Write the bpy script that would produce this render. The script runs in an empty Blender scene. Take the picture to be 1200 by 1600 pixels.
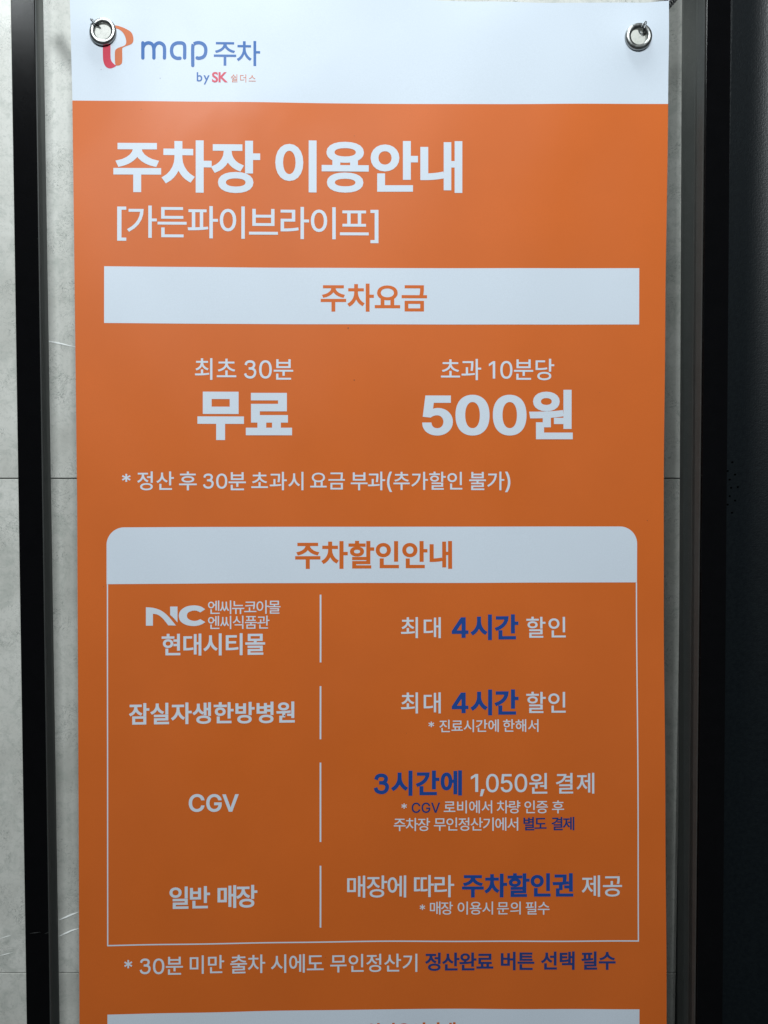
import bpy, bmesh, math, random
import numpy as np
from mathutils import Vector, Matrix
random.seed(7)
scene = bpy.context.scene
C = scene.collection

# ---------------------------------------------------------------- camera
DIST = 0.71                      # metres from the lens to the banner plane (y = 0)
FPX = 1109.0                     # focal length in photo pixels (photo 1200 x 1600)
PX, PY = 331.0, 748.0            # principal point in photo pixels
PITCH = math.radians(1.47)
cam_d = bpy.data.cameras.new('camera')
cam = bpy.data.objects.new('camera', cam_d)
C.objects.link(cam)
cam_d.sensor_fit = 'VERTICAL'
cam_d.sensor_height = 36
cam_d.lens = 36 * FPX / 1600
cam_d.shift_x = (600 - PX) / 1600
cam_d.shift_y = -(800 - PY) / 1600
cam_d.clip_start = 0.01
cam_d.clip_end = 100
CAM = Vector((0, -DIST, 0))
cam.location = CAM
cam.rotation_euler = (math.pi / 2 - PITCH, 0, 0)
scene.camera = cam

# ---------------------------------------------------------------- world and lamps
scene.view_settings.view_transform = 'Standard'
scene.view_settings.look = 'None'
scene.view_settings.exposure = 0
scene.view_settings.gamma = 1
world = bpy.data.worlds.new('World')
scene.world = world
world.use_nodes = True
bg = world.node_tree.nodes['Background']
bg.inputs[0].default_value = (0.75, 0.9, 1.0, 1)
bg.inputs[1].default_value = 0.03

def area(name, loc, target, power, sx, sy, col):
    d = bpy.data.lights.new(name, 'AREA')
    d.shape = 'RECTANGLE'; d.size = sx; d.size_y = sy
    d.energy = power; d.color = col
    o = bpy.data.objects.new(name, d)
    o.location = loc
    o.rotation_euler = (Vector(target) - Vector(loc)).to_track_quat('-Z', 'Y').to_euler()
    C.objects.link(o)
    return o
area('ceiling_or_fill_light', (0.0, -0.30, 1.9), (0.12, 0, 0.1), 20, 0.8, 0.12, (0.90, 0.98, 1.0))
area('ceiling_or_fill_light', (0.14, -1.85, 1.5), (0.1, 0, 0.0), 49, 0.42, 0.34, (0.92, 0.98, 1.0))
area('ceiling_or_fill_light', (-0.78, -1.85, 1.75), (0.2, 0, 0.2), 13, 0.4, 0.2, (0.92, 0.98, 1.0))  # added fill with no known lamp there, brightens the gap right of the banner

# ---------------------------------------------------------------- geometry of the view
S, CO = math.sin(PITCH), math.cos(PITCH)
def P(u, v, Y=0.0):
    """point of the vertical plane y = Y seen at photo pixel (u, v)"""
    x, y = (u - PX) / FPX, -(v - PY) / FPX
    d = Vector((x, CO + y * S, -S + y * CO))
    t = (Y + DIST) / d.y
    return CAM + d * t
def proj(p):
    q = p - CAM
    f = q.y * CO - q.z * S
    up = q.y * S + q.z * CO
    return PX + FPX * q.x / f, PY - FPX * up / f
GROM = [(P(160.8, 49.5).x, P(160.8, 49.5).z), (P(997.3, 57.6).x, P(997.3, 57.6).z)]
def bulge(X, Z):
    """depth of the hanging vinyl sheet: its left half leans towards the camera, slight ripples"""
    x0 = P(600, 720).x
    t = (x0 - X) / 0.05
    sp = math.log1p(math.exp(t)) * 0.05 if t < 30 else t * 0.05
    y = -sp * 0.0272
    y += 0.0010 * math.sin(X * 17 + 1.0 + 1.3 * Z) * math.cos(Z * 4.1 + 0.6)
    y += 0.0006 * math.sin(Z * 9 + X * 5) + 0.0004 * math.sin(X * 38 + 3 * math.sin(Z * 5)) * math.sin(Z * 21 + 2 * math.sin(X * 9))
    top = max(0.0, (Z - P(600, 60).z) / 0.05)
    y += 0.0012 * top * top * math.sin(X * 26 + 0.8)
    for gx, gz in GROM:
        y -= 0.0024 * math.exp(-((X - gx) ** 2 + (Z - gz) ** 2) / 0.026 ** 2)
    return y
def W(u, v, off=0.0):
    """point of the vinyl sheet at design position (u, v)"""
    p = P(u, v)
    return Vector((p.x, bulge(p.x, p.z) - off, p.z))
def inv(u, v):
    """design position of what the photograph shows at (u, v) on the sheet"""
    Y = 0.0
    for _ in range(6):
        p = P(u, v, Y)
        Y = bulge(p.x, p.z)
    return proj(Vector((p.x, 0, p.z)))

# ---------------------------------------------------------------- objects
def link(name, mesh, mat=None, parent=None, loc=None):
    o = bpy.data.objects.new(name, mesh)
    C.objects.link(o)
    if mat is not None and mesh is not None:
        keep = [p.material_index for p in mesh.polygons]
        mesh.materials.clear()
        for m in (mat if isinstance(mat, (list, tuple)) else [mat]):
            mesh.materials.append(m)
        mesh.polygons.foreach_set('material_index', keep)
    if parent is not None:
        o.parent = parent
        o.matrix_parent_inverse = parent.matrix_world.inverted()
    return o
def empty(name, loc, label, cat, group=None):
    o = bpy.data.objects.new(name, None)
    C.objects.link(o)
    o.location = loc
    o.matrix_world = Matrix.Translation(loc)
    o.empty_display_size = 0.02
    o['label'] = label; o['category'] = cat
    if group: o['group'] = group
    return o
def to_mesh(bm, name, smooth=False):
    me = bpy.data.meshes.new(name)
    bm.normal_update()
    bm.to_mesh(me); bm.free()
    if smooth:
        for p in me.polygons: p.use_smooth = True
    return me

# ---------------------------------------------------------------- materials
def mat(name):
    m = bpy.data.materials.new(name)
    m.use_nodes = True
    nt = m.node_tree
    return m, nt, nt.nodes['Principled BSDF']
def nd(nt, t, **kw):
    n = nt.nodes.new(t)
    for k, v in kw.items():
        if k.startswith('i_'): n.inputs[k[2:].replace('_', ' ')].default_value = v
        else: setattr(n, k, v)
    return n
def vec(nt): return nd(nt, 'ShaderNodeTexCoord').outputs['Object']
def noise(nt, scale, detail=4, rough=0.5, dist=0.0, v=None):
    n = nd(nt, 'ShaderNodeTexNoise')
    n.inputs['Scale'].default_value = scale; n.inputs['Detail'].default_value = detail
    n.inputs['Roughness'].default_value = rough; n.inputs['Distortion'].default_value = dist
    nt.links.new(v if v is not None else vec(nt), n.inputs['Vector'])
    return n.outputs['Fac']
def ramp(nt, fac, stops):
    r = nd(nt, 'ShaderNodeValToRGB')
    el = r.color_ramp.elements
    while len(el) < len(stops): el.new(0.5)
    for e, (p, c) in zip(el, stops):
        e.position = p; e.color = (c, c, c, 1) if not isinstance(c, tuple) else (*c, 1)
    nt.links.new(fac, r.inputs[0])
    return r.outputs[0]
def mix(nt, fac, a, b, mode='MIX'):
    n = nd(nt, 'ShaderNodeMix', data_type='RGBA', blend_type=mode)
    for s, x in ((n.inputs[0], fac), (n.inputs[6], a), (n.inputs[7], b)):
        if isinstance(x, (int, float)): s.default_value = x
        elif isinstance(x, tuple): s.default_value = (*x, 1)
        else: nt.links.new(x, s)
    return n.outputs[2]
def bump(nt, bsdf, h, strength, dist):
    b = nd(nt, 'ShaderNodeBump')
    b.inputs['Strength'].default_value = strength
    b.inputs['Distance'].default_value = dist
    nt.links.new(h, b.inputs['Height'])
    nt.links.new(b.outputs[0], bsdf.inputs['Normal'])

def vinyl(name, col, rough=0.52, var=0.05):
    m, nt, b = mat(name)
    c2 = tuple(x * (1 - var) for x in col)
    n1 = noise(nt, 9, 5, 0.6)
    n2 = noise(nt, 900, 2, 0.7)
    c = mix(nt, ramp(nt, n1, [(0.35, 0.0), (0.65, 1.0)]), col, c2)
    c = mix(nt, ramp(nt, n2, [(0.3, 0.0), (0.75, 1.0)]), c, tuple(x * 0.93 for x in col))
    nt.links.new(c, b.inputs['Base Color'])
    smear = noise(nt, 4, 3, 0.5, 0.6)
    nt.links.new(ramp(nt, smear, [(0.35, rough - 0.05), (0.65, rough + 0.10)]), b.inputs['Roughness'])
    b.inputs['Specular IOR Level'].default_value = 0.32
    bump(nt, b, noise(nt, 1300, 2, 0.6), 0.12, 0.0002)
    return m
M = {}
M['white'] = vinyl('white_vinyl', (0.65, 0.72, 0.805), var=0.03)
M['orange'] = vinyl('orange_ink', (0.66, 0.140, 0.020), rough=0.50, var=0.08)
M['blue'] = vinyl('deep_blue_ink', (0.013, 0.062, 0.29))
M['dblue'] = vinyl('navy_ink', (0.022, 0.043, 0.18))
M['lblue'] = vinyl('bright_blue_ink', (0.008, 0.115, 0.40))
M['red'] = vinyl('red_ink', (0.62, 0.030, 0.07))
M['crimson'] = vinyl('crimson_ink', (0.62, 0.035, 0.085))
M['coral'] = vinyl('coral_ink', (0.62, 0.15, 0.04))
M['back'] = vinyl('white_vinyl_back', (0.72, 0.76, 0.78))

def metal(name, col, rough, aniso=0.0):
    m, nt, b = mat(name)
    b.inputs['Metallic'].default_value = 1
    n = noise(nt, 400, 3, 0.6)
    nt.links.new(ramp(nt, n, [(0.3, tuple(c * 0.8 for c in col)), (0.7, col)]), b.inputs['Base Color'])
    nt.links.new(ramp(nt, n, [(0.3, rough * 0.8), (0.7, rough * 1.3)]), b.inputs['Roughness'])
    return m
M['chrome'] = metal('nickel_plated_brass', (0.42, 0.43, 0.42), 0.36)
M['wire'] = metal('black_spring_steel', (0.22, 0.22, 0.23), 0.25)
M['wire2'] = metal('steel_hook_wire', (0.16, 0.17, 0.18), 0.3)

# dark satin aluminium of the frame posts
def post_mat(name, col, rough):
    m, nt, b = mat(name)
    n = noise(nt, 60, 6, 0.65)
    n2 = noise(nt, 1500, 2, 0.5)
    c = mix(nt, ramp(nt, n, [(0.3, 0.0), (0.7, 1.0)]), col, tuple(x * 0.8 for x in col))
    c = mix(nt, ramp(nt, n2, [(0.66, 0.0), (0.72, 1.0)]), c, tuple(min(1, x * 2.6) for x in col))
    nt.links.new(c, b.inputs['Base Color'])
    b.inputs['Roughness'].default_value = rough
    bump(nt, b, n2, 0.12, 0.0003)
    return m
M['post'] = post_mat('charcoal_anodised_aluminium', (0.050, 0.054, 0.052), 0.52)
M['face'] = post_mat('black_gloss_cover', (0.0035, 0.0035, 0.004), 0.16)
M['face'].node_tree.nodes['Principled BSDF'].inputs['Specular IOR Level'].default_value = 0.12

# pale grey-green stone tile
def stone():
    m, nt, b = mat('grey_stone_tile')
    geo = nd(nt, 'ShaderNodeTexCoord').outputs['Object']
    oi = nd(nt, 'ShaderNodeObjectInfo')
    mp = nd(nt, 'ShaderNodeVectorMath', operation='ADD')
    sc = nd(nt, 'ShaderNodeVectorMath', operation='SCALE')
    nt.links.new(oi.outputs['Random'], sc.inputs[0]); sc.inputs['Scale'].default_value = 7
    nt.links.new(geo, mp.inputs[0]); nt.links.new(sc.outputs[0], mp.inputs[1])
    v = mp.outputs[0]
    cloud = noise(nt, 11, 8, 0.62, 0.6, v)
    mid = noise(nt, 42, 8, 0.70, 1.2, v)
    fine = noise(nt, 220, 6, 0.75, 0.8, v)
    c = ramp(nt, cloud, [(0.30, (0.50, 0.50, 0.462)), (0.52, (0.62, 0.62, 0.578)), (0.72, (0.70, 0.70, 0.66))])
    c = mix(nt, ramp(nt, mid, [(0.36, 0.55), (0.50, 0.0)]), c, (0.42, 0.445, 0.405))
    c = mix(nt, ramp(nt, fine, [(0.34, 0.40), (0.50, 0.0)]), c, (0.33, 0.35, 0.32))
    # short dark fibres: thin iso-lines of a distorted noise, kept only in patches
    fib = noise(nt, 55, 3, 0.6, 3.5, v)
    line = ramp(nt, fib, [(0.485, 0.0), (0.497, 1.0), (0.503, 1.0), (0.515, 0.0)])
    patch = ramp(nt, noise(nt, 26, 3, 0.5, 0.0, v), [(0.48, 0.0), (0.60, 0.9)])
    mul = nd(nt, 'ShaderNodeMath', operation='MULTIPLY')
    nt.links.new(line, mul.inputs[0]); nt.links.new(patch, mul.inputs[1])
    c = mix(nt, mul.outputs[0], c, (0.20, 0.215, 0.20))
    nt.links.new(c, b.inputs['Base Color'])
    b.inputs['Roughness'].default_value = 0.5
    b.inputs['Coat Weight'].default_value = 0.2
    b.inputs['Coat Roughness'].default_value = 0.15
    bump(nt, b, fine, 0.15, 0.0006)
    return m
M['stone'] = stone()
m, nt, b = mat('dark_grout'); b.inputs['Base Color'].default_value = (0.10, 0.105, 0.10, 1); b.inputs['Roughness'].default_value = 0.9
nt.links.new(ramp(nt, noise(nt, 300), [(0.3, (0.16, 0.165, 0.155)), (0.7, (0.24, 0.245, 0.235))]), b.inputs['Base Color'])
M['grout'] = m
# powder coated cabinet
m, nt, b = mat('charcoal_powder_coat')
n = noise(nt, 260, 4, 0.6)
nt.links.new(ramp(nt, n, [(0.3, (0.0015, 0.003, 0.0045)), (0.7, (0.004, 0.0065, 0.008))]), b.inputs['Base Color'])
b.inputs['Roughness'].default_value = 0.40
b.inputs['Specular IOR Level'].default_value = 0.42
bump(nt, b, noise(nt, 650, 3, 0.65), 0.32, 0.0007)
M['powder'] = m
m, nt, b = mat('pale_glint'); b.inputs['Roughness'].default_value = 0.42  # pale colour of the strips that imitate reflections on the tiles
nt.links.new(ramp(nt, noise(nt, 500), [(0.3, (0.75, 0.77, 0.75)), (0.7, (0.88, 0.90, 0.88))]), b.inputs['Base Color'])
M['glint'] = m
m, nt, b = mat('grey_dust'); nt.links.new(ramp(nt, noise(nt, 500), [(0.3, 0.02), (0.7, 0.06)]), b.inputs['Base Color'])
M['dust'] = m
# outlines of some digits, capitals and marks (advance, contours; control points in 1/1000 em)
GLYPHS = {"0":[453,[[[264,-7,227,-7,189,-7],[157,3,130,24,103,45],[83,74,69,113,55,152],[48,199,48,254,48,309],[55,356,69,395,83,434],[104,464,130,484,157,505],[189,516,227,516,264,516],[296,505,323,484,350,464],[370,434,384,395,398,356],[405,309,405,254,405,199],[398,152,384,113,370,74],[350,45,323,24,297,3]],[[202,50,227,50,252,50],[273,58,290,74,308,90],[321,113,330,144,339,174],[344,211,344,254,344,297],[339,334,330,365,321,395],[308,419,290,435,273,451],[252,460,227,460,202,460],[180,451,163,435,146,419],[132,395,123,365,114,334],[109,297,109,254,109,211],[114,174,123,144,132,113],[146,90,163,74,180,58]]]],"1":[330,[[[182,0,182,0,182,0],[182,442,182,442,182,442],[178,442,178,442,178,442],[66,366,66,366,66,366],[66,430,66,430,66,430],[186,509,186,509,186,509],[245,509,245,509,245,509],[245,0,245,0,245,0]]]],"4":[453,[[[36,105,36,105,36,105],[36,160,36,160,36,160],[256,509,256,509,256,509],[343,509,343,509,343,509],[343,163,343,163,343,163],[413,163,413,163,413,163],[413,105,413,105,413,105],[343,105,343,105,343,105],[343,0,343,0,343,0],[282,0,282,0,282,0],[282,105,282,105,282,105]],[[282,163,282,163,282,163],[282,432,282,432,282,432],[280,432,280,432,280,432],[108,163,108,163,108,163]]]],"5":[453,[[[254,-7,221,-7,191,-7],[164,-1,140,11,116,23],[97,39,83,60,69,81],[61,104,60,130,81,130],[101,130,122,130,124,115],[129,101,138,89,147,77],[159,67,173,60,188,53],[204,50,221,50,242,50],[260,55,276,64,292,74],[305,87,314,104,323,121],[328,141,328,162,328,184],[323,204,314,221,304,238],[291,252,275,262,258,272],[239,277,218,277,201,277],[184,274,167,268,151,263],[138,255,128,246,108,248],[88,250,67,253,77,338],[86,423,96,509,186,509],[276,509,366,509,366,490],[366,471,366,452,294,452],[222,452,151,452,145,402],[139,352,134,301,135,301],[135,301,136,301,147,311],[161,319,178,325,194,331],[211,334,229,334,253,334],[274,329,294,321,313,313],[331,301,345,285,359,270],[371,252,379,231,387,210],[391,188,391,163,391,130],[384,101,369,76,354,50],[334,30,309,15,283,1]]]],",":[188,[[[53,-119,38,-119,48,-56],[58,8,68,71,91,71],[114,71,137,71,119,8],[102,-56,84,-119,69,-119]]]],"C":[510,[[[293,-7,267,-7,223,-7],[184,4,150,25,116,46],[89,76,70,115,50,154],[40,201,40,254,40,308],[50,354,70,393,89,432],[116,462,150,484,184,505],[223,516,267,516,293,516],[317,512,340,504,363,497],[384,486,402,471,420,457],[436,439,448,418,460,398],[468,374,473,348,451,348],[430,348,408,348,404,366],[398,381,389,395,381,408],[370,419,357,428,345,438],[331,444,315,449,300,454],[284,456,267,456,236,456],[208,448,184,432,159,417],[139,394,125,364,111,334],[103,297,103,254,103,211],[111,175,125,145,140,115],[159,92,184,76,209,61],[236,53,267,53,284,53],[300,55,315,60,331,65],[345,71,357,81,370,90],[381,101,389,114,398,128],[404,143,408,160,430,160],[451,160,473,160,469,135],[460,111,448,91,436,70],[421,52,402,38,384,23],[363,12,341,5,318,-3]]]],"G":[520,[[[309,-7,269,-7,223,-7],[184,4,149,25,115,46],[88,77,69,116,50,155],[40,201,40,254,40,308],[50,354,69,393,88,432],[115,462,149,484,183,505],[221,516,265,516,292,516],[317,512,340,504,364,496],[385,484,403,469,422,454],[437,437,449,416,461,396],[470,373,474,349,452,349],[430,349,408,349,403,365],[396,380,387,393,379,406],[368,417,356,427,344,436],[330,444,315,448,300,453],[283,456,265,456,235,456],[208,448,183,432,159,417],[139,394,125,364,111,334],[103,297,103,254,103,211],[111,175,125,145,140,115],[159,92,184,76,209,61],[237,53,269,53,297,53],[323,59,345,71,367,83],[384,101,396,123,409,146],[415,172,415,202,421,201],[428,200,434,199,384,199],[333,199,283,199,283,218],[283,237,283,256,348,256],[413,256,478,256,478,237],[478,219,478,200,478,158],[469,122,451,91,433,60],[408,36,377,19,345,2]]]],"V":[480,[[[229,0,204,0,141,170],[79,339,16,509,39,509],[62,509,84,509,120,408],[156,307,192,206,198,189],[206,166,215,137,224,109],[235,73,248,31,243,31],[239,31,235,31,247,74],[258,110,267,138,276,166],[284,189,290,206,325,307],[360,408,395,509,417,509],[440,509,463,509,401,339],[340,170,278,0,253,0]]]],"*":[453,[[[218,223,201,223,203,259],[204,295,206,331,175,311],[145,292,114,272,106,287],[98,301,89,315,122,332],[154,349,186,365,154,382],[122,399,89,415,98,430],[106,444,114,459,145,439],[175,420,206,400,204,437],[203,473,201,509,218,509],[234,509,250,509,249,473],[248,437,246,400,277,420],[307,439,337,459,346,444],[354,430,362,415,330,399],[298,382,266,365,298,349],[330,332,362,315,354,301],[346,287,337,272,307,292],[277,311,246,331,248,295],[249,259,250,223,234,223]]]],"(":[273,[[[89,156,89,207,89,244],[93,283,101,324,108,364],[119,404,132,441,145,479],[160,511,177,539,196,539],[216,539,236,539,219,504],[204,467,191,428,178,389],[168,351,161,313,155,276],[151,240,151,207,151,176],[154,146,160,115,166,83],[176,51,188,16,201,-18],[217,-56,236,-96,216,-96],[196,-96,177,-96,148,-47],[126,3,111,55,97,106]]]],")":[273,[[[57,-96,37,-96,57,-55],[73,-17,86,18,98,53],[107,85,113,116,119,147],[122,177,122,207,122,240],[118,276,112,313,105,351],[95,389,82,428,70,467],[55,504,37,539,57,539],[77,539,97,539,113,511],[128,479,142,441,155,404],[165,364,173,323,180,283],[184,244,184,207,184,156],[177,104,161,53,146,2],[125,-48,97,-96,77,-96]]]],"[":[273,[[[146,-96,101,-96,101,116],[101,327,101,539,146,539],[191,539,236,539,236,522],[236,504,236,487,211,487],[185,487,160,487,160,310],[160,133,160,-44,185,-44],[211,-44,236,-44,236,-61],[236,-79,236,-96,191,-96]]]],"]":[273,[[[82,-96,37,-96,37,-79],[37,-61,37,-44,62,-44],[88,-44,113,-44,113,133],[113,310,113,487,88,487],[62,487,37,487,37,504],[37,522,37,539,82,539],[127,539,172,539,172,327],[172,116,172,-96,127,-96]]]]}
# ================================================================ stone wall: backing + single tiles
YW = 0.072                                   # wall face behind the banner
wall = empty('stone_wall', P(580, 1600, YW), 'pale grey-green stone tile wall behind the hanging orange banner', 'wall')
def box(x0, x1, y0, y1, z0, z1, bev=0.0):
    bm = bmesh.new()
    bmesh.ops.create_cube(bm, size=1)
    for v in bm.verts:
        v.co = Vector(((x0 + x1) / 2 + v.co.x * (x1 - x0), (y0 + y1) / 2 + v.co.y * (y1 - y0), (z0 + z1) / 2 + v.co.z * (z1 - z0)))
    if bev:
        bmesh.ops.bevel(bm, geom=list(bm.edges), offset=bev, segments=2, affect='EDGES', profile=0.6)
    return bm
zj1, zj2 = P(60, 747.5, YW).z, P(60, 1520.5, YW).z
TH = zj1 - zj2                               # tile height, about 0.6 m
xj = P(640, 700, YW).x
link('grout', to_mesh(box(xj - 4 * TH, xj + 4 * TH, YW + 0.0035, YW + 0.03, zj1 - 2 * TH, zj1 + 2 * TH), 'grout'), M['grout'], wall)
tile_mesh = to_mesh(box(-TH + 0.0007, TH - 0.0007, 0, 0.012, -TH + 0.0006, -0.0006, 0.0005), 'tile')
tile_mesh.materials.append(M['stone'])
for r in range(-2, 2):
    for k in (-1.5, -0.5, 0.5, 1.5):
        t = bpy.data.objects.new('tile', tile_mesh)
        C.objects.link(t)
        t.parent = wall; t.matrix_parent_inverse = wall.matrix_world.inverted()
        t.location = (xj + k * 2 * TH, YW + random.uniform(-0.0002, 0.0002), zj1 - r * TH)
# added strips imitating lamp reflections in the polished tiles: their lower lips catch the light
def glint_strip(pts, w, mat_, parent, Y, tilt):
    bm = bmesh.new()
    vs = []
    for i, (u, v) in enumerate(pts):
        ww = w * math.sin(math.pi * (0.06 + 0.88 * i / (len(pts) - 1)))
        a = bm.verts.new(P(u, v - ww, Y))
        c0 = P(u, v + ww, Y); c = bm.verts.new(c0 - Vector((0, math.tan(tilt) * (a.co.z - c0.z), 0)))
        d = bm.verts.new(P(u, v + ww * 1.1, Y))
        vs.append((a, c, d))
    for (a, b_, e), (c, d, f) in zip(vs, vs[1:]):
        bm.faces.new((a, b_, d, c)); bm.faces.new((b_, e, f, d))
    return link('glint_strip', to_mesh(bm, 'glint_strip'), mat_, parent)
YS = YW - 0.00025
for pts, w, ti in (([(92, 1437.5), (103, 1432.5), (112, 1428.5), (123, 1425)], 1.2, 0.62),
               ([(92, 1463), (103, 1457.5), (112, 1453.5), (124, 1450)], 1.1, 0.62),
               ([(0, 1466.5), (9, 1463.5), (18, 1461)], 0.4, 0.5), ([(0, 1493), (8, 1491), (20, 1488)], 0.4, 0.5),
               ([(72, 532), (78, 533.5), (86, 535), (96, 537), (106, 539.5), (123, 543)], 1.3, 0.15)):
    glint_strip(pts, w, M['glint'], wall, YS, ti)

# ================================================================ frame posts
YF = -0.018                                  # front faces of the posts
def prism(name, prof0, prof1, mat_, parent, bev=0.0008):
    """prof0 (top) and prof1 (bottom): matching closed lists of points"""
    bm = bmesh.new()
    a = [bm.verts.new(p) for p in prof0]; b_ = [bm.verts.new(p) for p in prof1]
    n = len(a)
    bm.faces.new(a); bm.faces.new(b_[::-1])
    for i in range(n):
        j = (i + 1) % n
        bm.faces.new((a[i], b_[i], b_[j], a[j]))
    bmesh.ops.recalc_face_normals(bm, faces=bm.faces)
    if bev: bmesh.ops.bevel(bm, geom=list(bm.edges), offset=bev, segments=2, affect='EDGES', profile=0.5)
    return link(name, to_mesh(bm, name), mat_, parent)
VT, VB = -420, 2300
def lin(u0, u1600, v): return u0 + (u1600 - u0) * v / 1600.0
def col_pts(edges, v):
    """edges: (u at 0, u at 1600, reference depth, actual depth); x from the reference depth"""
    out = []
    for a, b_, Yr, Y in edges:
        p = P(lin(a, b_, v), v, Yr)
        out.append(Vector((p.x, Y, P(600, v, YF).z)))
    return out
stand_l = empty('frame_post', P(50, 2300, YF), 'tall black frame post with grey inner side, left of the orange banner', 'post', 'black frame posts beside the banner')
stand_r = empty('frame_post', P(1110, 2300, YF), 'tall black frame post between the banner and the dark cabinet', 'post', 'black frame posts beside the banner')
YB = 0.014                                   # back of the posts
Lp = [(16.5, 41.5, YF, YF), (53.5, 76, YF, YF), (56, 78, YF, YF + 0.004), (68, 93, YB, YB), (20, 43, YF, YB)]
pl = prism('post_body', col_pts([(18, 43, YF, YF + 0.0025), (55, 78.5, YF, YF + 0.0025), (56.5, 80, YF, YF + 0.006), (68, 93, YB, YB), (18, 43, YF, YB)], VT),
           col_pts([(18, 43, YF, YF + 0.0025), (55, 78.5, YF, YF + 0.0025), (56.5, 80, YF, YF + 0.006), (68, 93, YB, YB), (18, 43, YF, YB)], VB), M['post'], stand_l, 0.0005)
fe = [(16.5, 41.5, YF, YF), (53.8, 77.5, YF, YF), (53.8, 77.5, YF, YF + 0.0024), (16.5, 41.5, YF, YF + 0.0024)]
prism('face_cover', col_pts(fe, VT), col_pts(fe, VB), M['face'], stand_l, 0.0006)
# right post: front face, then a two-step inner side with a groove
re = [(1105.5, 1089.5, YF, YF + 0.0025), (1141, 1128, YF, YF + 0.0025), (1141, 1128, YF, YB),
      (1065.5, 1057.5, YB, YB), (1086.5, 1074, -0.0044, -0.0044), (1087.6, 1075.2, -0.0050, -0.0050), (1088.3, 1075.7, -0.0058, -0.0058), (1104, 1088.3, YF, YF + 0.004)]
prism('post_body', col_pts(re, VT), col_pts(re, VB), M['post'], stand_r, 0.0005)
fe = [(1104.6, 1088.9, YF, YF), (1142, 1129, YF, YF), (1142, 1129, YF, YF + 0.0024), (1104.6, 1088.9, YF, YF + 0.0024)]
prism('face_cover', col_pts(fe, VT), col_pts(fe, VB), M['face'], stand_r, 0.0003)
for pts, w in (([(46, 1458.5), (54, 1457.5), (64, 1456.5)], 0.16), ([(70, 1459), (75, 1457), (80, 1454)], 0.16)):  # added strips imitating glossy reflections on the black cover
    glint_strip(pts, w, M['post'], stand_l, YF - 0.00005, 0.5)

# ================================================================ dark cabinet on the right, with speaker holes
YC = 0.012
cab = empty('metal_cabinet', P(1250, 2300, YC), 'dark textured metal cabinet with small speaker holes at the right edge', 'cabinet')
zt, zb = P(1170, -420, YC).z, P(1170, 2300, YC).z
xa, xc = P(1124, 800, YC).x, P(1165, 800, YC).x
prof = [(xa, YC + 0.14), (xa, YC + 0.004), (xa + 0.004, YC)]
y_ = YC; x_ = xc - 0.009
for k in range(19):
    prof.append((x_, y_))
    t_ = min(1, k / 16); sl = 0.40 * t_ * t_ * (3 - 2 * t_)
    x_ += 0.0019; y_ -= sl * 0.0019
prof += [(x_ + 0.03, y_ - 0.009), (x_ + 0.24, y_ - 0.02), (x_ + 0.242, YC + 0.055)]
prof[0] = (xa, YC + 0.055)
bm = bmesh.new()
nz = 24
rows = [[bm.verts.new((x, y, zt + (zb - zt) * k / nz)) for x, y in prof] for k in range(nz + 1)]
for r0, r1 in zip(rows, rows[1:]):
    for i in range(len(prof)):
        j = (i + 1) % len(prof)
        bm.faces.new((r0[i], r1[i], r1[j], r0[j]))
bm.faces.new(rows[0]); bm.faces.new(rows[-1][::-1])
bmesh.ops.recalc_face_normals(bm, faces=bm.faces)
body = link('cabinet_body', to_mesh(bm, 'cabinet_body'), M['powder'], cab)
holes = [(457, 462), (500, 490), (471, 545), (517, 567), (483, 598), (454, 650), (493, 650), (534, 645), (483, 702), (517, 729), (471, 755), (498, 806), (454, 839)]
bm = bmesh.new()
for a, c in holes:
    p = P(1020 + a / 4, 600 + c / 4, YC)
    r = bmesh.ops.create_cone(bm, cap_ends=True, segments=14, radius1=0.00115, radius2=0.00115, depth=0.012,
                              matrix=Matrix.Translation((p.x - 0.0004, YC, p.z)) @ Matrix.Rotation(math.pi / 2, 4, 'X'))
cut = link('cutter', to_mesh(bm, 'cutter'))
md = body.modifiers.new('b', 'BOOLEAN'); md.operation = 'DIFFERENCE'; md.object = cut; md.solver = 'EXACT'

# ================================================================ banner
banner = empty('hanging_banner', W(580, 1700), 'orange vinyl parking fee banner with white header and Korean lettering', 'banner')
def edge_l(v):
    pts = [(-20, 108.5), (0, 109), (157, 113), (400, 116), (780, 120.5), (1200, 122.5), (1600, 124.2), (1800, 125)]
    for (a, x), (b_, y) in zip(pts, pts[1:]):
        if v <= b_: return x + (y - x) * (v - a) / (b_ - a)
    return pts[-1][1]
def edge_r(v):
    pts = [(-20, 1045.5), (0, 1045.2), (160, 1043.2), (300, 1041.3), (450, 1039.8), (800, 1038.4), (1000, 1038.6), (1300, 1039.8), (1600, 1041.6), (1800, 1042)]
    for (a, x), (b_, y) in zip(pts, pts[1:]):
        if v <= b_: return x + (y - x) * (v - a) / (b_ - a)
    return pts[-1][1]
def top_v(u):
    pts = [(100, -9), (300, -6), (600, -1.5), (750, 2.2), (860, 5.6), (1000, 6.0), (1050, 1.0)]
    for (a, x), (b_, y) in zip(pts, pts[1:]):
        if u <= b_:
            t = (u - a) / (b_ - a); return x + (y - x) * (t * t * (3 - 2 * t))
    return pts[-1][1]
HV = 163.0
vs_list = [None] + [10 + (HV - 10) * k / 14 for k in range(0, 15)] + [HV + (1760 - HV) * k / 100 for k in range(1, 101)]
NU = 84
bm = bmesh.new()
front, back = [], []
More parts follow.
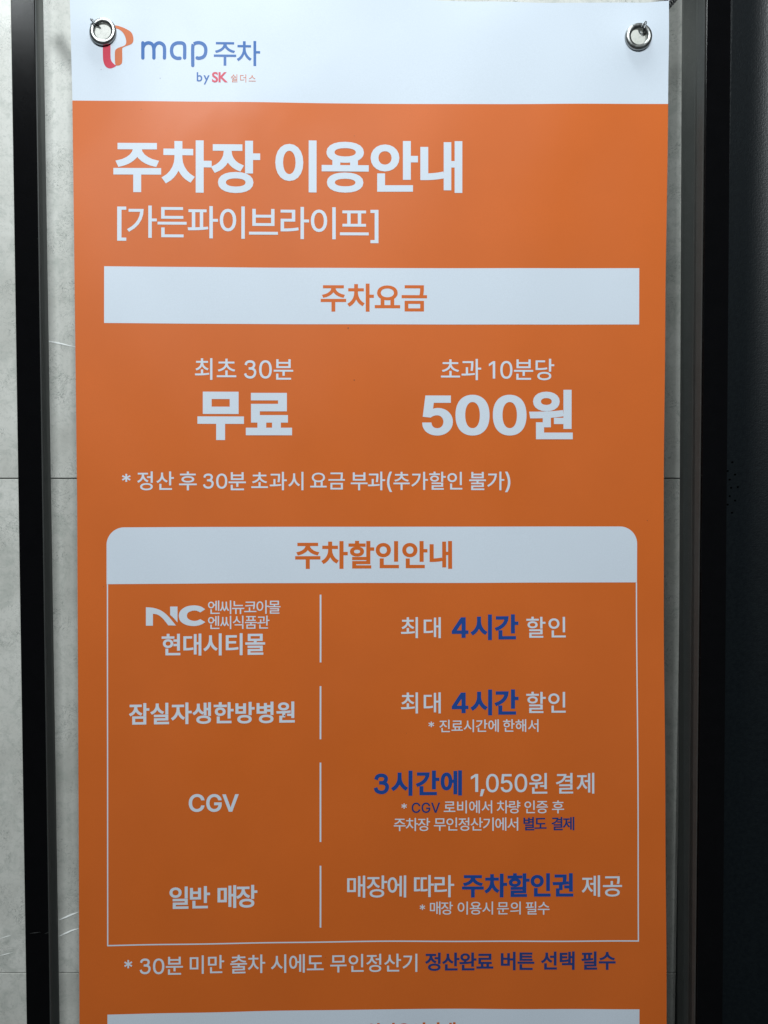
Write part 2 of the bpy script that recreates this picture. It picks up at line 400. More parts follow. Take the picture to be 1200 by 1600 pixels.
for v in vs_list:
    fr, bk = [], []
    for i in range(NU + 1):
        vv = v if v is not None else 0.0
        ul, _ = inv(edge_l(vv), vv); ur = edge_r(vv)
        u = ul + (ur - ul) * i / NU
        if v is None: vv = top_v(u)
        p = W(u, vv)
        fr.append(bm.verts.new(p)); bk.append(bm.verts.new(p + Vector((0, 0.0006, 0))))
    front.append(fr); back.append(bk)
R_ = len(vs_list)
for k in range(R_ - 1):
    for i in range(NU):
        f = bm.faces.new((front[k][i], front[k + 1][i], front[k + 1][i + 1], front[k][i + 1]))
        f.material_index = 1 if vs_list[k] is not None and vs_list[k] >= HV - 0.01 else 0
        f.smooth = True
        f = bm.faces.new((back[k][i], back[k][i + 1], back[k + 1][i + 1], back[k + 1][i])); f.material_index = 2; f.smooth = True
def side(a, c):
    for i in range(len(a) - 1):
        f = bm.faces.new((a[i], a[i + 1], c[i + 1], c[i])); f.material_index = 2
side(front[0], back[0]); side(back[-1], front[-1])
side([r[0] for r in back], [r[0] for r in front]); side([r[-1] for r in front], [r[-1] for r in back])
bd_v = set(front[0]) | set(front[-1]) | {r[0] for r in front} | {r[-1] for r in front} | set(back[0]) | set(back[-1]) | {r[0] for r in back} | {r[-1] for r in back}
for e in bm.edges:
    if e.verts[0] in bd_v and e.verts[1] in bd_v: e.smooth = False
sheet = link('vinyl_sheet', to_mesh(bm, 'vinyl_sheet'), [M['white'], M['orange'], M['back']], banner)
GR = [(160.8, 49.5), (997.3, 57.6)]
bm = bmesh.new()
GP = []
for u, v in GR:
    p = W(*inv(u, v)); GP.append(p)
    bmesh.ops.create_cone(bm, cap_ends=True, segments=40, radius1=0.0088, radius2=0.0088, depth=0.05,
                          matrix=Matrix.Translation(p) @ Matrix.Rotation(math.pi / 2, 4, 'X'))
cut2 = link('cutter2', to_mesh(bm, 'cutter2'))
md = sheet.modifiers.new('b', 'BOOLEAN'); md.operation = 'DIFFERENCE'; md.object = cut2; md.solver = 'EXACT'
bpy.context.view_layer.update()
dg = bpy.context.evaluated_depsgraph_get()
for o, c_ in ((body, cut), (sheet, cut2)):
    old = o.data; ms = list(old.materials)
    me = bpy.data.meshes.new_from_object(o.evaluated_get(dg))
    o.modifiers.clear(); o.data = me; me.name = o.name
    idx = [p.material_index for p in me.polygons]
    me.materials.clear()
    for m_ in ms: me.materials.append(m_)
    me.polygons.foreach_set('material_index', idx)
for c_ in (cut, cut2): bpy.data.objects.remove(c_)

# eyelets: lathe of a rolled brass ring
def eyelet(p):
    prof = [(0.0083, 0.0026), (0.0079, 0.0010), (0.0078, -0.0004)]
    prof += [(0.01045 - 0.00265 * math.cos(a * math.pi / 10), -0.0004 - 0.0024 * math.sin(a * math.pi / 10)) for a in range(1, 10)]
    prof += [(0.0132, -0.0003), (0.0132, 0.0002)]
    n = 56
    bm = bmesh.new()
    rings = []
    for k in range(n):
        a = 2 * math.pi * k / n
        rings.append([bm.verts.new((p.x + r * math.cos(a), p.y + y, p.z + r * math.sin(a))) for r, y in prof])
    for k in range(n):
        A, B = rings[k], rings[(k + 1) % n]
        for i in range(len(prof) - 1):
            bm.faces.new((A[i], A[i + 1], B[i + 1], B[i]))
    bmesh.ops.recalc_face_normals(bm, faces=bm.faces)
    e = link('eyelet', to_mesh(bm, 'eyelet', True), M['chrome'], banner)
    return e
for p in GP: eyelet(p)

# tension springs behind the sheet, hooked into the eyelets
def tube(pts, r, name, mat_, parent, seg=8):
    bm = bmesh.new(); prev = None; n = len(pts)
    up = Vector((0.3, 1, 0.2)).normalized()
    rings = []
    for i, p in enumerate(pts):
        d = (pts[min(i + 1, n - 1)] - pts[max(i - 1, 0)]).normalized()
        a = (up - d * up.dot(d)).normalized(); up = a
        c = d.cross(a)
        rings.append([bm.verts.new(p + (a * math.cos(2 * math.pi * k / seg) + c * math.sin(2 * math.pi * k / seg)) * r) for k in range(seg)])
    for A, B in zip(rings, rings[1:]):
        for k in range(seg): bm.faces.new((A[k], A[(k + 1) % seg], B[(k + 1) % seg], B[k]))
    bm.faces.new(rings[0][::-1]); bm.faces.new(rings[-1])
    bmesh.ops.recalc_face_normals(bm, faces=bm.faces)
    return link(name, to_mesh(bm, name, True), mat_, parent)
def spring(p, end, hookpts, label):
    t = empty('tension_spring', end, label, 'spring', 'springs stretching the banner corners')
    start = p + Vector((0, 0.010, 0)) + (end - p).normalized() * 0.016
    d = (end - start); L = d.length; d.normalize()
    a = d.cross(Vector((0, 1, 0))).normalized(); b_ = d.cross(a)
    turns = int(L / 0.0027); pts = []
    for i in range(turns * 12 + 1):
        th = 2 * math.pi * i / 12
        pts.append(start + d * (L * i / (turns * 12)) + (a * math.cos(th) + b_ * math.sin(th)) * 0.0046)
    tube(pts, 0.00075, 'coil', M['wire'], t, 6)
    hp = [start + a * 0.0036, start - d * 0.003 + Vector((0, -0.002, 0))] + hookpts
    # smooth the hook path
    sm = []
    for i in range(len(hp) - 1):
        p0 = hp[max(i - 1, 0)]; p1 = hp[i]; p2 = hp[i + 1]; p3 = hp[min(i + 2, len(hp) - 1)]
        for k in range(6):
            s = k / 6
            sm.append(0.5 * ((2 * p1) + (p2 - p0) * s + (2 * p0 - 5 * p1 + 4 * p2 - p3) * s * s + (3 * p1 - p0 - 3 * p2 + p3) * s ** 3))
    sm.append(hp[-1])
    tube(sm, 0.00085, 'hook', M['wire2'], t, 8)
def G(u, v, off): 
    q = P(u, v, -off); return q
xr = P(1068, -22, 0.006); xl = P(80, -64, 0.006)
spring(GP[1], Vector((xr.x, 0.008, xr.z)),
       [G(1005.2, 55.5, -0.002), G(1005.2, 52.0, 0.0035), G(1006.2, 46, 0.0062), G(1008.2, 39, 0.0066), G(1009.4, 35.2, 0.0062), G(1007.6, 34.4, 0.0060), G(1004.4, 38, 0.0056), G(1001.4, 43.5, 0.0048)],
       'black coil spring hooked into the right eyelet of the banner')
spring(GP[0], Vector((xl.x, 0.004, xl.z)),
       [G(157, 44, 0.004), G(153.5, 41, 0.0125), G(148.5, 37.2, 0.0150), G(143.5, 32.0, 0.0150), G(142.0, 30.2, 0.0142), G(144.0, 30.8, 0.0132), G(148.6, 34.6, 0.0125)],
       'coil spring hooked into the left eyelet over the logo')

# ---------------------------------------------------------------- printing on the sheet
OFF = 0.00006
def printed(name, verts, faces, mat_, off=OFF, label=None, parent=None):
    me = bpy.data.meshes.new(name)
    pts = [W(u, v, off) for u, v in verts]
    fixed = []
    for f in faces:                                        # every face looks out of the sheet
        a = sum(verts[f[k]][0] * verts[f[(k + 1) % len(f)]][1] - verts[f[(k + 1) % len(f)]][0] * verts[f[k]][1] for k in range(len(f)))
        fixed.append(tuple(f) if a < 0 else tuple(reversed(f)))
    me.from_pydata([tuple(p) for p in pts], [], fixed)
    me.update()
    for p in me.polygons: p.use_smooth = True
    e = 0.0005; ns = []
    for p in pts:
        n = Vector(((bulge(p.x + e, p.z) - bulge(p.x - e, p.z)) / (2 * e), -1, (bulge(p.x, p.z + e) - bulge(p.x, p.z - e)) / (2 * e)))
        ns.append(n.normalized())
    me.normals_split_custom_set_from_vertices(ns)
    o = link(name, me, mat_, parent or banner)
    if label: o['label'] = label
    return o
def patch(name, x0, y0, x1, y1, mat_, rad=0.0, label=None, nx=40, ny=6, off=OFF):
    """filled rectangle, its top corners rounded when rad > 0"""
    ys = [y0 + (y1 - y0) * k / ny for k in range(ny + 1)]
    if rad:
        ys = sorted(set([y0 + rad * (1 - math.cos(a * math.pi / 24)) for a in range(13)] + [y for y in ys if y > y0 + rad]))
    vs, fs = [], []
    for y in ys:
        ins = 0
        if rad and y < y0 + rad: ins = rad - math.sqrt(max(0, rad * rad - (y0 + rad - y) ** 2))
        for i in range(nx + 1): vs.append((x0 + ins + (x1 - x0 - 2 * ins) * i / nx, y))
    for k in range(len(ys) - 1):
        for i in range(nx):
            a = k * (nx + 1) + i
            fs.append((a, a + nx + 1, a + nx + 2, a + 1))
    return printed(name, vs, fs, mat_, off, label)

bar = patch('heading_bar', 164.5, 419.2, 998.5, 507.0, M['white'], label='white bar with the parking fee heading')
bar2 = patch('heading_bar', 168.5, 822.8, 996.8, 910.4, M['white'], rad=27, label='white round-cornered bar with the discount heading')
bar3 = patch('heading_bar', 169.5, 1576.6, 998.8, 1664, M['white'], label='white bar cut off by the bottom edge')
def rule(pts, w, name='border_line'):
    vs, fs = [], []
    for (a, b_) in pts:
        for (u0, v0), (u1, v1) in ((a, b_),):
            n = max(2, int(math.hypot(u1 - u0, v1 - v0) / 14))
            dx, dy = u1 - u0, v1 - v0; L = math.hypot(dx, dy); nx_, ny_ = -dy / L * w / 2, dx / L * w / 2
            b0 = len(vs)
            for i in range(n + 1):
                s = i / n
                vs.append((u0 + dx * s + nx_, v0 + dy * s + ny_)); vs.append((u0 + dx * s - nx_, v0 + dy * s - ny_))
            for i in range(n):
                q = b0 + 2 * i; fs.append((q, q + 1, q + 3, q + 2))
    return printed(name, vs, fs, M['white'])
ub = 997.4
rule([((169.9, 910.6), (169.9, 1469.2))], 1.9)
rule([((996.0, 910.6), (ub, 1469.2))], 1.9)
rule([((169.0, 1470.2), (ub + 0.9, 1470.2))], 2.0)
for y0, y1 in ((928.5, 1034), (1071, 1154), (1190.5, 1314), (1351, 1447.5)):
    rule([((500.3, y0), (500.3, y1))], 2.6, 'divider_line')

def smooth(pts, n=6, closed=True):
    """Catmull-Rom through points; a point given with a third value is a sharp corner"""
    out = []; N = len(pts)
    for i in range(N):
        p1, p2 = pts[i], pts[(i + 1) % N]
        p0 = p1 if len(p1) > 2 else pts[i - 1]; p3 = p2 if len(p2) > 2 else pts[(i + 2) % N]
        for k in range(n):
            s = k / n
            out.append(tuple(0.5 * (2 * p1[j] + (p2[j] - p0[j]) * s + (2 * p0[j] - 5 * p1[j] + 4 * p2[j] - p3[j]) * s * s + (3 * p1[j] - p0[j] - 3 * p2[j] + p3[j]) * s ** 3) for j in (0, 1)))
    return out
# glyph library: Hangul from the built-in font, digits and capitals from the outlines above
glyph_cache = {}
from mathutils.geometry import delaunay_2d_cdt
def union2d(vs, faces):
    """one clean triangulation of overlapping convex pieces"""
    polys = []
    for f in faces:
        q = [vs[k] for k in f]
        a = sum(q[k][0] * q[(k + 1) % len(q)][1] - q[(k + 1) % len(q)][0] * q[k][1] for k in range(len(q)))
        if abs(a) < 1e-9: continue
        if a < 0: q.reverse()
        polys.append(q[:4] if len(q) >= 4 else q + [q[-1]])
    A = np.array(polys)                                    # n, 4, 2
    r = delaunay_2d_cdt([Vector(v) for v in vs], [], [tuple(f) for f in faces], 0, 1e-7)
    V = np.array([(v.x, v.y) for v in r[0]]); F = np.array([tuple(f) for f in r[2]])
    c = V[F].mean(axis=1)
    B = np.roll(A, -1, axis=1); D = B - A
    keep = []
    for k0 in range(0, len(c), 400):
        cc = c[k0:k0 + 400]
        cr = D[None, :, :, 0] * (cc[:, None, None, 1] - A[None, :, :, 1]) - D[None, :, :, 1] * (cc[:, None, None, 0] - A[None, :, :, 0])
        keep.append((cr >= -1e-12).all(axis=2).any(axis=1))
    keep = np.concatenate(keep)
    return [tuple(v) for v in V.tolist()], [tuple(f) for f in F[keep].tolist()]
def embolden(vs, tris, d, ay=0.80):
    """grow a filled flat shape outwards by d (ay * d vertically), keeping its corners sharp"""
    P2 = [(x, y / ay) for x, y in vs]
    fc = []
    for t in tris:
        a = sum(P2[t[i]][0] * P2[t[(i + 1) % len(t)]][1] - P2[t[(i + 1) % len(t)]][0] * P2[t[i]][1] for i in range(len(t)))
        fc.append(t if a > 0 else tuple(reversed(t)))
    he = set()
    for t in fc:
        for i in range(len(t)): he.add((t[i], t[(i + 1) % len(t)]))
    bd = [e for e in he if (e[1], e[0]) not in he]
    nxt = {}
    for a, c in bd: nxt.setdefault(a, []).append(c)
    V, F = list(P2), list(fc)
    def nrm(a, c):
        dx, dy = P2[c][0] - P2[a][0], P2[c][1] - P2[a][1]; L = math.hypot(dx, dy) or 1e-9
        return dy / L, -dx / L, L
    for a, c in bd:
        n1 = nrm(a, c)
        if n1[2] < 1e-7: continue
        pa, pc = P2[a], P2[c]; k = len(V)
        V += [pa, (pa[0] + n1[0] * d, pa[1] + n1[1] * d), (pc[0] + n1[0] * d, pc[1] + n1[1] * d), pc]
        F.append((k, k + 1, k + 2, k + 3))
        for e in nxt.get(c, []):
            n2 = nrm(c, e)
            if n1[0] * n2[1] - n1[1] * n2[0] <= 1e-6: continue      # concave or straight
            mx, my = n1[0] + n2[0], n1[1] + n2[1]; q = mx * mx + my * my
            if q < 0.35: continue
            mx, my = 2 * mx / q, 2 * my / q; k = len(V)
            V += [pc, (pc[0] + n1[0] * d, pc[1] + n1[1] * d), (pc[0] + mx * d, pc[1] + my * d), (pc[0] + n2[0] * d, pc[1] + n2[1] * d)]
            F.append((k, k + 1, k + 2, k + 3))
    V, F = union2d(V, F)
    return [(x, y * ay) for x, y in V], F
def band(path, w):
    pts = smooth(path, 5, True)[:(len(path) - 1) * 5] + [path[-1][:2]]
    V, F = [], []
    for i, (x, y) in enumerate(pts):
        a = pts[max(i - 1, 0)]; c = pts[min(i + 1, len(pts) - 1)]
        dx, dy = c[0] - a[0], c[1] - a[1]; L = math.hypot(dx, dy)
        V += [(x - dy / L * w / 2, y + dx / L * w / 2), (x + dy / L * w / 2, y - dx / L * w / 2)]
    for i in range(len(pts) - 1): F.append((2 * i, 2 * i + 1, 2 * i + 3, 2 * i + 2))
    return V, F
def three():
    A, FA = band([(.072, .385, 1), (.098, .447), (.155, .480), (.222, .486), (.290, .470), (.331, .425), (.333, .370), (.300, .312), (.245, .287), (.170, .284, 1)], .062)
    B, FB = band([(.170, .284, 1), (.255, .280), (.325, .254), (.362, .203), (.361, .135), (.330, .072), (.275, .034), (.215, .024), (.145, .035), (.085, .072), (.058, .135, 1)], .062)
    n = len(A)
    return union2d(A + B, FA + [tuple(n + i for i in f) for f in FB])
def curve_from(spl, off, name):
    cu = bpy.data.curves.new(name, 'CURVE'); cu.dimensions = '2D'; cu.fill_mode = 'BOTH'; cu.resolution_u = 5; cu.offset = off
    for s in spl:
        sp = cu.splines.new('BEZIER'); sp.bezier_points.add(len(s) - 1); sp.use_cyclic_u = True
        for bp, (a, b_, c, d, e, f) in zip(sp.bezier_points, s):
            bp.handle_left_type = bp.handle_right_type = 'FREE'
            bp.co = (c / 1000, d / 1000, 0); bp.handle_left = (a / 1000, b_ / 1000, 0); bp.handle_right = (e / 1000, f / 1000, 0)
    return cu
def want(ch, off, builtin=False):
    off = min(off, 0)
    k = (ch, round(off, 4), builtin)
    if k in glyph_cache or (ch == '3' and not builtin): return
    if ch in GLYPHS and not builtin:
        cu = curve_from(GLYPHS[ch][1], 0, 'g')
    else:
        cu = bpy.data.curves.new('g', 'FONT'); cu.body = ch; cu.size = 1; cu.offset = min(off, 0); cu.resolution_u = 5; cu.fill_mode = 'FRONT'
    o = bpy.data.objects.new('g', cu); C.objects.link(o)
    glyph_cache[k] = o
def adv(ch, builtin):
    if ch == '3' and not builtin: return 0.45
    if ch in GLYPHS and not builtin: return GLYPHS[ch][0] / 1000
    return 0.92 if ord(ch) > 0x1000 else None
# (text, x0, y0, x1, y1 of the ink in the photograph, weight, colour, built-in Latin)
TEXTS = []
def T(name, mat_, weight, runs, builtin=False, label=None): TEXTS.append((name, mat_, weight, runs, builtin, label))
BO = 0.034
T('title_text', 'white', 0.032, [('주차장', 178.3, 219.5, 405.8, 300.5), ('이용안내', 430, 220.5, 722.3, 301.3)])
T('place_name_text', 'white', 0.008, [('[', 183.2, 323, 197.2, 376), ('가든파이브라이프', 200, 323, 576, 373), (']', 578.8, 328, 591.3, 380)])
T('heading_text', 'orange', 0.024, [('주차요금', 501.1, 443.2, 667.5, 487)])
T('price_caption', 'white', 0.007, [('최초', 304.7, 559.8, 369, 593.5), ('3', 381.4, 563.0, 400.4, 591.5), ('0', 404.9, 563.0, 424.6, 591.5), ('분', 427.7, 561.4, 458.1, 593.2)])
T('price_text', 'white', 0.046, [('무', 308.7, 612.2, 381, 687.4), ('료', 384.2, 614, 456.2, 680)])
T('price_caption', 'white', 0.007, [('초과', 688.8, 560.8, 751.8, 594), ('10', 763.8, 564, 800.7, 591.9), ('분당', 802.7, 560.6, 866.1, 594.1)])
T('price_text', 'white', 0.046, [('5', 659.6, 618, 707.5, 680.5), ('0', 711.6, 616.8, 764.9, 680.5), ('0', 769.8, 616.8, 822.9, 680.5)])
T('price_text', 'white', 0.037, [('원', 826.3, 609, 894.9, 686.4)])
T('footnote_text', 'white', 0.009, [('*', 190.5, 740.5, 204.1, 752.8), ('정산', 214.8, 736.8, 271.3, 765.9), ('후', 279.9, 736.8, 307.3, 766), ('3', 317.2, 740.0, 333.8, 763.5), ('0', 337.8, 740.0, 355.0, 763.5),
  ('분', 357.2, 737.9, 384.1, 765.9), ('초과시', 392.7, 737.3, 474, 766), ('요금', 484.8, 738.4, 538.7, 764.8), ('부과', 548, 737, 601.8, 766), ('(', 604.7, 737, 612.6, 768.7),
  ('추가할인', 614.6, 737, 722.3, 765.5), ('불가', 733, 737, 788, 766), (')', 788.9, 737, 797.4, 769)])
T('heading_text', 'orange', 0.030, [('주차할인안내', 461.3, 845, 706.3, 888.7)])
T('shop_name_text', 'white', 0.006, [('엔씨뉴코아몰', 325.3, 938.1, 438.1, 959.2), ('엔씨식품관', 325.3, 962.1, 420.8, 982.7)])
T('shop_name_text', 'white', 0.020, [('현대시티몰', 253.3, 989.9, 413.9, 1024)])
T('shop_name_text', 'white', 0.024, [('잠실자생한방병원', 202.8, 1097.3, 460.1, 1130.8)])
T('shop_name_text', 'white', 0.030, [('C', 295, 1240.7, 319.5, 1268.5), ('G', 322.3, 1240.7, 346.3, 1268.5), ('V', 347.3, 1241, 373, 1268.2)])
T('shop_name_text', 'white', 0.022, [('일반', 265, 1385, 328, 1419.7), ('매장', 340, 1383, 402, 1418.3)])
for y in (0, 117.6):
    T('discount_text', 'white', 0.010, [('최대', 626.5, 964.3 + y, 688.5, 997 + y)])
    T('discount_text', 'white', 0.010, [('할인', 822.2, 963.6 + y * 0.997, 884, 996.3 + y)])
    T('discount_hours_text', 'blue', 0.036, [('4', 705.8, 964.5 + y, 732, 996.6 + y), ('시간', 734.6, 960 + y * 0.997, 810.4, 1000 + y)])
T('footnote_text', 'white', 0.008, [('*', 669.3, 1127.5, 678.3, 1136), ('진료시간에', 686.3, 1124.3, 779.5, 1144), ('한해서', 785.8, 1123.8, 841.3, 1143.6)])
T('discount_hours_text', 'blue', 0.036, [('3', 583.9, 1208.5, 607.9, 1240.9), ('시간에', 611, 1203.9, 722, 1243.3)])
T('discount_text', 'white', 0.010, [('1', 735.6, 1209.4, 747, 1237.3), (',', 749.8, 1233, 757.2, 1244), ('050', 759.4, 1209.1, 823.7, 1237.8), ('원', 826.6, 1207.9, 855.2, 1240), ('결제', 868.2, 1207.6, 928.6, 1240)])
T('footnote_text', 'white', 0.007, [('*', 627, 1255.3, 635.7, 1263.4)])
T('footnote_text', 'white', 0.007, [('로비에서', 693.3, 1250.7, 768.9, 1270.8), ('차량', 776, 1250.7, 813, 1270.8), ('인증', 819.2, 1250.7, 856.2, 1270.8), ('후', 862.3, 1250.7, 881.4, 1270.8)])
T('emphasis_text', 'dblue', 0.022, [('CGV', 643.1, 1253.8, 687.8, 1270.2)])
T('footnote_text', 'white', 0.007, [('주차장', 615.3, 1277.9, 671.8, 1298.5), ('무인정산기에서', 677.9, 1277.3, 809.6, 1298)])
T('emphasis_text', 'dblue', 0.022, [('별도', 817.6, 1276.3, 854.3, 1297.3), ('결제', 861.4, 1276.3, 897.5, 1297.3)])
T('discount_text', 'white', 0.010, [('매장에', 542.3, 1367.8, 634.6, 1402.5), ('따라', 646.9, 1367.2, 709.4, 1401.7)])
T('discount_text', 'white', 0.010, [('제공', 908.7, 1367.6, 972, 1401)])
T('discount_hours_text', 'blue', 0.036, [('주차할인권', 721.6, 1364.2, 896, 1401.9)])
T('footnote_text', 'white', 0.007, [('*', 655.7, 1413.2, 664.2, 1421.7), ('매장', 671.8, 1408.6, 707.5, 1429), ('이용시', 715.1, 1408.6, 770.3, 1429), ('문의', 776.5, 1408.6, 813.6, 1429), ('필수', 821.3, 1408.6, 858.5, 1429)])
T('footnote_text', 'white', 0.009, [('*', 194, 1500, 206.7, 1512.7), ('3', 218.3, 1497.7, 235.2, 1521.9), ('0', 239.2, 1497.7, 256.7, 1521.9), ('분', 259.3, 1495, 285.7, 1522.7), ('미만', 296.7, 1492.7, 350, 1521.2), ('출차', 360, 1491.7, 414.3, 1520.7),
  ('시에도', 423.3, 1490.7, 505.7, 1519.8), ('무인정산기', 515.7, 1490.2, 652, 1518.6)])
T('emphasis_text', 'dblue', 0.030, [('정산완료', 664, 1488, 770.9, 1517), ('버튼', 782.5, 1487, 834.8, 1516), ('선택', 845, 1486.5, 898, 1515.5), ('필수', 908.2, 1486.3, 961.9, 1515.3)])
T('heading_text', 'orange', 0.030, [('주차장운영안내', 548, 1597.6, 712, 1640)])
T('logo_text', 'lblue', 0.010, [('주차', 334.3, 63.8, 406.3, 102.5)])
T('logo_text', 'lblue', 0.012, [('by', 307.5, 113, 327.4, 131.8)], True)
T('logo_text', 'crimson', 0.028, [('SK', 331.3, 112.6, 355.8, 128.8)], True)
T('logo_text', 'coral', 0.0, [('쉴더스', 360.8, 116.3, 399.5, 128.6)])
for name, m_, w, runs, bi, lab in TEXTS:
    for r in runs:
        for ch in r[0]: want(ch, w, bi)
bpy.context.view_layer.update()
dg = bpy.context.evaluated_depsgraph_get()
base = {}
for k, o in glyph_cache.items():
    me = o.evaluated_get(dg).to_mesh()
    vs = [(v.co.x, v.co.y) for v in me.vertices]; fs = [tuple(p.vertices) for p in me.polygons]
    base[k] = (vs, fs)
    o.evaluated_get(dg).to_mesh_clear()
for o in glyph_cache.values(): bpy.data.objects.remove(o)
base[('3', 0, False)] = three()
gm = {}
def glyph(ch, w, bi):
    k = (ch, round(w, 4), bi)
    if k not in gm:
        vs, fs = base[(ch, round(min(w, 0), 4), bi)]
        if w > 0: vs, fs = embolden(vs, fs, w * (0.62 if ch in '01345CGV,*()[]' and not bi else 1.0))
        gm[k] = (vs, fs, min(v[0] for v in vs), max(v[0] for v in vs), min(v[1] for v in vs), max(v[1] for v in vs))
    return gm[k]
def run(text, x0, y0, x1, y1, weight, bi):
    """lay the glyphs out and fit their ink to the box"""
    ks = [glyph(ch, weight, bi) for ch in text]
    advs = []
    for ch, g in zip(text, ks):
        a = adv(ch, bi); advs.append(a if a else g[3] + 0.05)
    cy, cx = (y0 + y1) / 2, (x0 + x1) / 2
    dcx, dcy = inv(cx, cy)
    h, w = y1 - y0, x1 - x0
    lo, hi = min(g[4] for g in ks), max(g[5] for g in ks)
    sy = h / (hi - lo)
    n = len(text)
    tr = 0.0; sx = sy * 0.99
    pos = [0.0]
    for a in advs[:-1]: pos.append(pos[-1] + a)
    L, Rr = pos[0] + ks[0][2], pos[-1] + ks[-1][3]
    if n > 1:
        tr = (w / sx - (Rr - L)) / (n - 1)
        lim = 0.10
        if abs(tr) > lim: tr = math.copysign(lim, tr)
        pos = [p + tr * i for i, p in enumerate(pos)]
        L, Rr = pos[0] + ks[0][2], pos[-1] + ks[-1][3]
    sx = w / (Rr - L)
    vs, fs = [], []
    for p, g in zip(pos, ks):
        b0 = len(vs)
        for a, c in g[0]:
            vs.append((dcx + ((p + a) - (L + Rr) / 2) * sx, dcy - (c - (lo + hi) / 2) * sy))
        for f in g[1]: fs.append(tuple(b0 + i for i in f)[::-1])
    return vs, fs
for name, m_, w, runs, bi, lab in TEXTS:
    VS, FS = [], []
    for (t, x0, y0, x1, y1) in runs:
        vs, fs = run(t, x0, y0, x1, y1, w, bi)
        b0 = len(VS); VS += vs; FS += [tuple(b0 + i for i in f) for f in fs]
    printed(name, VS, FS, M[m_], OFF * 2.0, lab)

# ---------------------------------------------------------------- logo shapes
def filled(name, polys, mat_, label=None, z=2.0):
    """closed 2-D polygons (design space) filled as faces by a 2-D curve"""
    cu = bpy.data.curves.new(name, 'CURVE'); cu.dimensions = '2D'; cu.fill_mode = 'BOTH'
    for pts in polys:
        sp = cu.splines.new('POLY'); sp.points.add(len(pts) - 1); sp.use_cyclic_u = True
        for q, (u, v) in zip(sp.points, pts): q.co = (u / 100, -v / 100, 0, 1)
    o = bpy.data.objects.new(name, cu); C.objects.link(o)
    bpy.context.view_layer.update()
    d_ = bpy.context.evaluated_depsgraph_get()
    me = o.evaluated_get(d_).to_mesh()
    vs = [(v.co.x * 100, -v.co.y * 100) for v in me.vertices]; fs = [tuple(p.vertices)[::-1] for p in me.polygons]
    o.evaluated_get(d_).to_mesh_clear()
    bpy.data.objects.remove(o)
    return printed(name, vs, fs, mat_, OFF * z, label)
def z4(pts, ox, oy, k=4.0):
    """positions read off an enlargement, moved on to the sheet"""
    out = []
    for q in pts:
        u, v = inv(ox + q[0] / k, oy + q[1] / k)
        out.append((u, v) + tuple(q[2:]))
    return out
filled('logo_mark', [smooth(z4([(225, 156, 1), (262, 163), (302, 178), (338, 200), (352, 228), (353, 258), (340, 276), (312, 287), (287, 298, 1), (284, 310), (284, 385), (272, 405), (252, 410), (240, 398), (238, 330), (246, 308), (270, 295), (296, 286), (308, 270), (306, 240), (290, 206), (262, 183), (225, 172, 1)], 120, 0))], M['coral'], 'orange ribbon half of the logo mark')
filled('logo_mark', [smooth(z4([(163, 262, 1), (211, 262, 1), (211, 350), (216, 380), (232, 400), (248, 411, 1), (228, 423), (205, 428), (182, 417), (168, 390), (163, 350)], 120, 0))], M['red'], 'red ribbon half of the logo mark')
# rounded lettering of the logo: strokes with round ends
def strokes(name, paths, w, mat_, ox, oy, k=4.0):
    VS, FS = [], []
    for path in paths:
        pts = smooth(path, 8, True)[:(len(path) - 1) * 8] + [path[-1][:2]]
        pts = [(ox + a / k, oy + b_ / k) for a, b_ in pts]
        pts = [inv(*q) for q in pts]
        b0 = len(VS); n = len(pts)
        for i, (u, v) in enumerate(pts):
            a = pts[max(i - 1, 0)]; c = pts[min(i + 1, n - 1)]
            dx, dy = c[0] - a[0], c[1] - a[1]; L = math.hypot(dx, dy) or 1
            nx_, ny_ = -dy / L * w / 2, dx / L * w / 2
            VS += [(u + nx_, v + ny_), (u - nx_, v - ny_)]
        for i in range(n - 1):
            q = b0 + 2 * i; FS.append((q, q + 1, q + 3, q + 2))
        for (e, f) in ((pts[0], pts[1]), (pts[-1], pts[-2])):
            ang = math.atan2(e[1] - f[1], e[0] - f[0]); b1 = len(VS)
            for s in range(9):
                t = ang - math.pi / 2 + math.pi * s / 8
                VS.append((e[0] + math.cos(t) * w / 2, e[1] + math.sin(t) * w / 2))
            for q in range(1, 8): FS.append((b1, b1 + q, b1 + q + 1))
    VS, FS = union2d(VS, FS)
    return printed(name, VS, [f[::-1] for f in FS], mat_, OFF * 2)
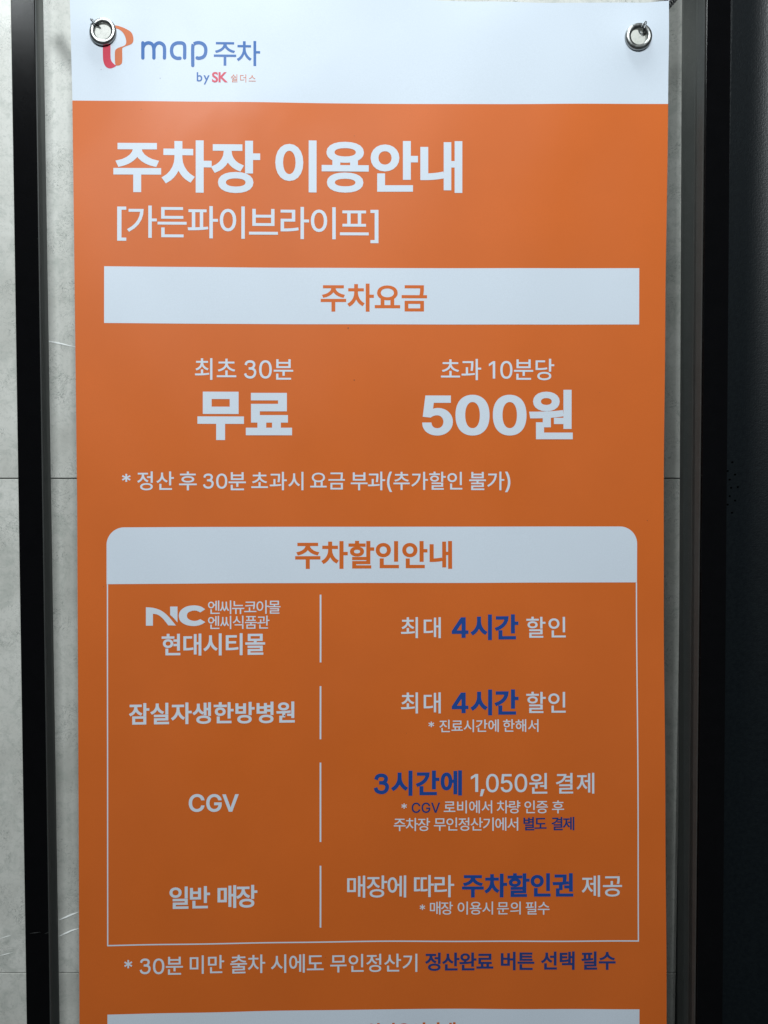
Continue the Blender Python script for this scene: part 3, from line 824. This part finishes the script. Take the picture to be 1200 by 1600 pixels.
strokes('logo_text', [[(413, 268, 1), (413, 362, 1)], [(413, 300, 1), (424, 278), (446, 268), (470, 276), (481, 302), (482, 362, 1)],
                      [(482, 302, 1), (493, 278), (515, 268), (538, 278), (548, 302), (548, 362, 1)]], 5.2, M['lblue'], 120, 0)
strokes('logo_text', [[(648, 268, 1), (622, 270), (600, 285), (592, 316), (600, 348), (622, 363), (645, 364, 1)], [(648, 268, 1), (664, 272), (674, 290), (674, 362, 1)]], 5.2, M['lblue'], 120, 0)
strokes('logo_text', [[(725, 409, 1), (725, 292), (736, 273), (762, 267), (790, 276), (805, 300), (804, 334), (790, 356), (766, 364), (752, 362, 1)]], 5.2, M['lblue'], 120, 0)
# shop logo: heavy angular letters
filled('shop_logo', [smooth(z4([(105, 108, 1), (150, 112), (195, 128), (235, 160), (281, 215, 1), (236, 214, 1), (205, 175), (175, 152), (146, 146, 1), (146, 216, 1), (105, 216, 1)], 200, 920, 3.75)),
                     smooth(z4([(247, 104, 1), (290, 104, 1), (290, 197, 1), (268, 172), (247, 153, 1)], 200, 920, 3.75)),
                     smooth(z4([(452, 120, 1), (425, 103), (385, 97), (340, 105), (308, 128), (298, 158), (308, 190), (340, 211), (385, 218), (425, 211), (453, 195, 1), (424, 178, 1), (400, 187), (375, 186), (352, 175), (345, 158), (352, 140), (375, 129), (400, 128), (424, 138, 1)], 200, 920, 3.75))], M['white'])
# specks of dirt caught on the print
vs, fs = [], []
rnd = random.Random(3)
for k in range(22):
    if k == 0: u, v, r = 543.5, 513, 1.1
    elif k == 1: u, v, r = 553, 594, 0.8
    elif k == 2: u, v, r = 444, 1116.5, 1.0
    else: u, v, r = rnd.uniform(140, 1030), rnd.uniform(20, 1590), rnd.uniform(0.25, 0.6)
    b0 = len(vs)
    for s in range(6):
        a = s * math.pi / 3; vs.append((u + r * math.cos(a) * rnd.uniform(0.7, 1.2), v + r * math.sin(a) * rnd.uniform(0.7, 1.2)))
    fs.append(tuple(range(b0, b0 + 6))[::-1])
sp = printed('dirt_specks', vs, fs, M['dust'], OFF * 3); sp['kind'] = 'stuff'
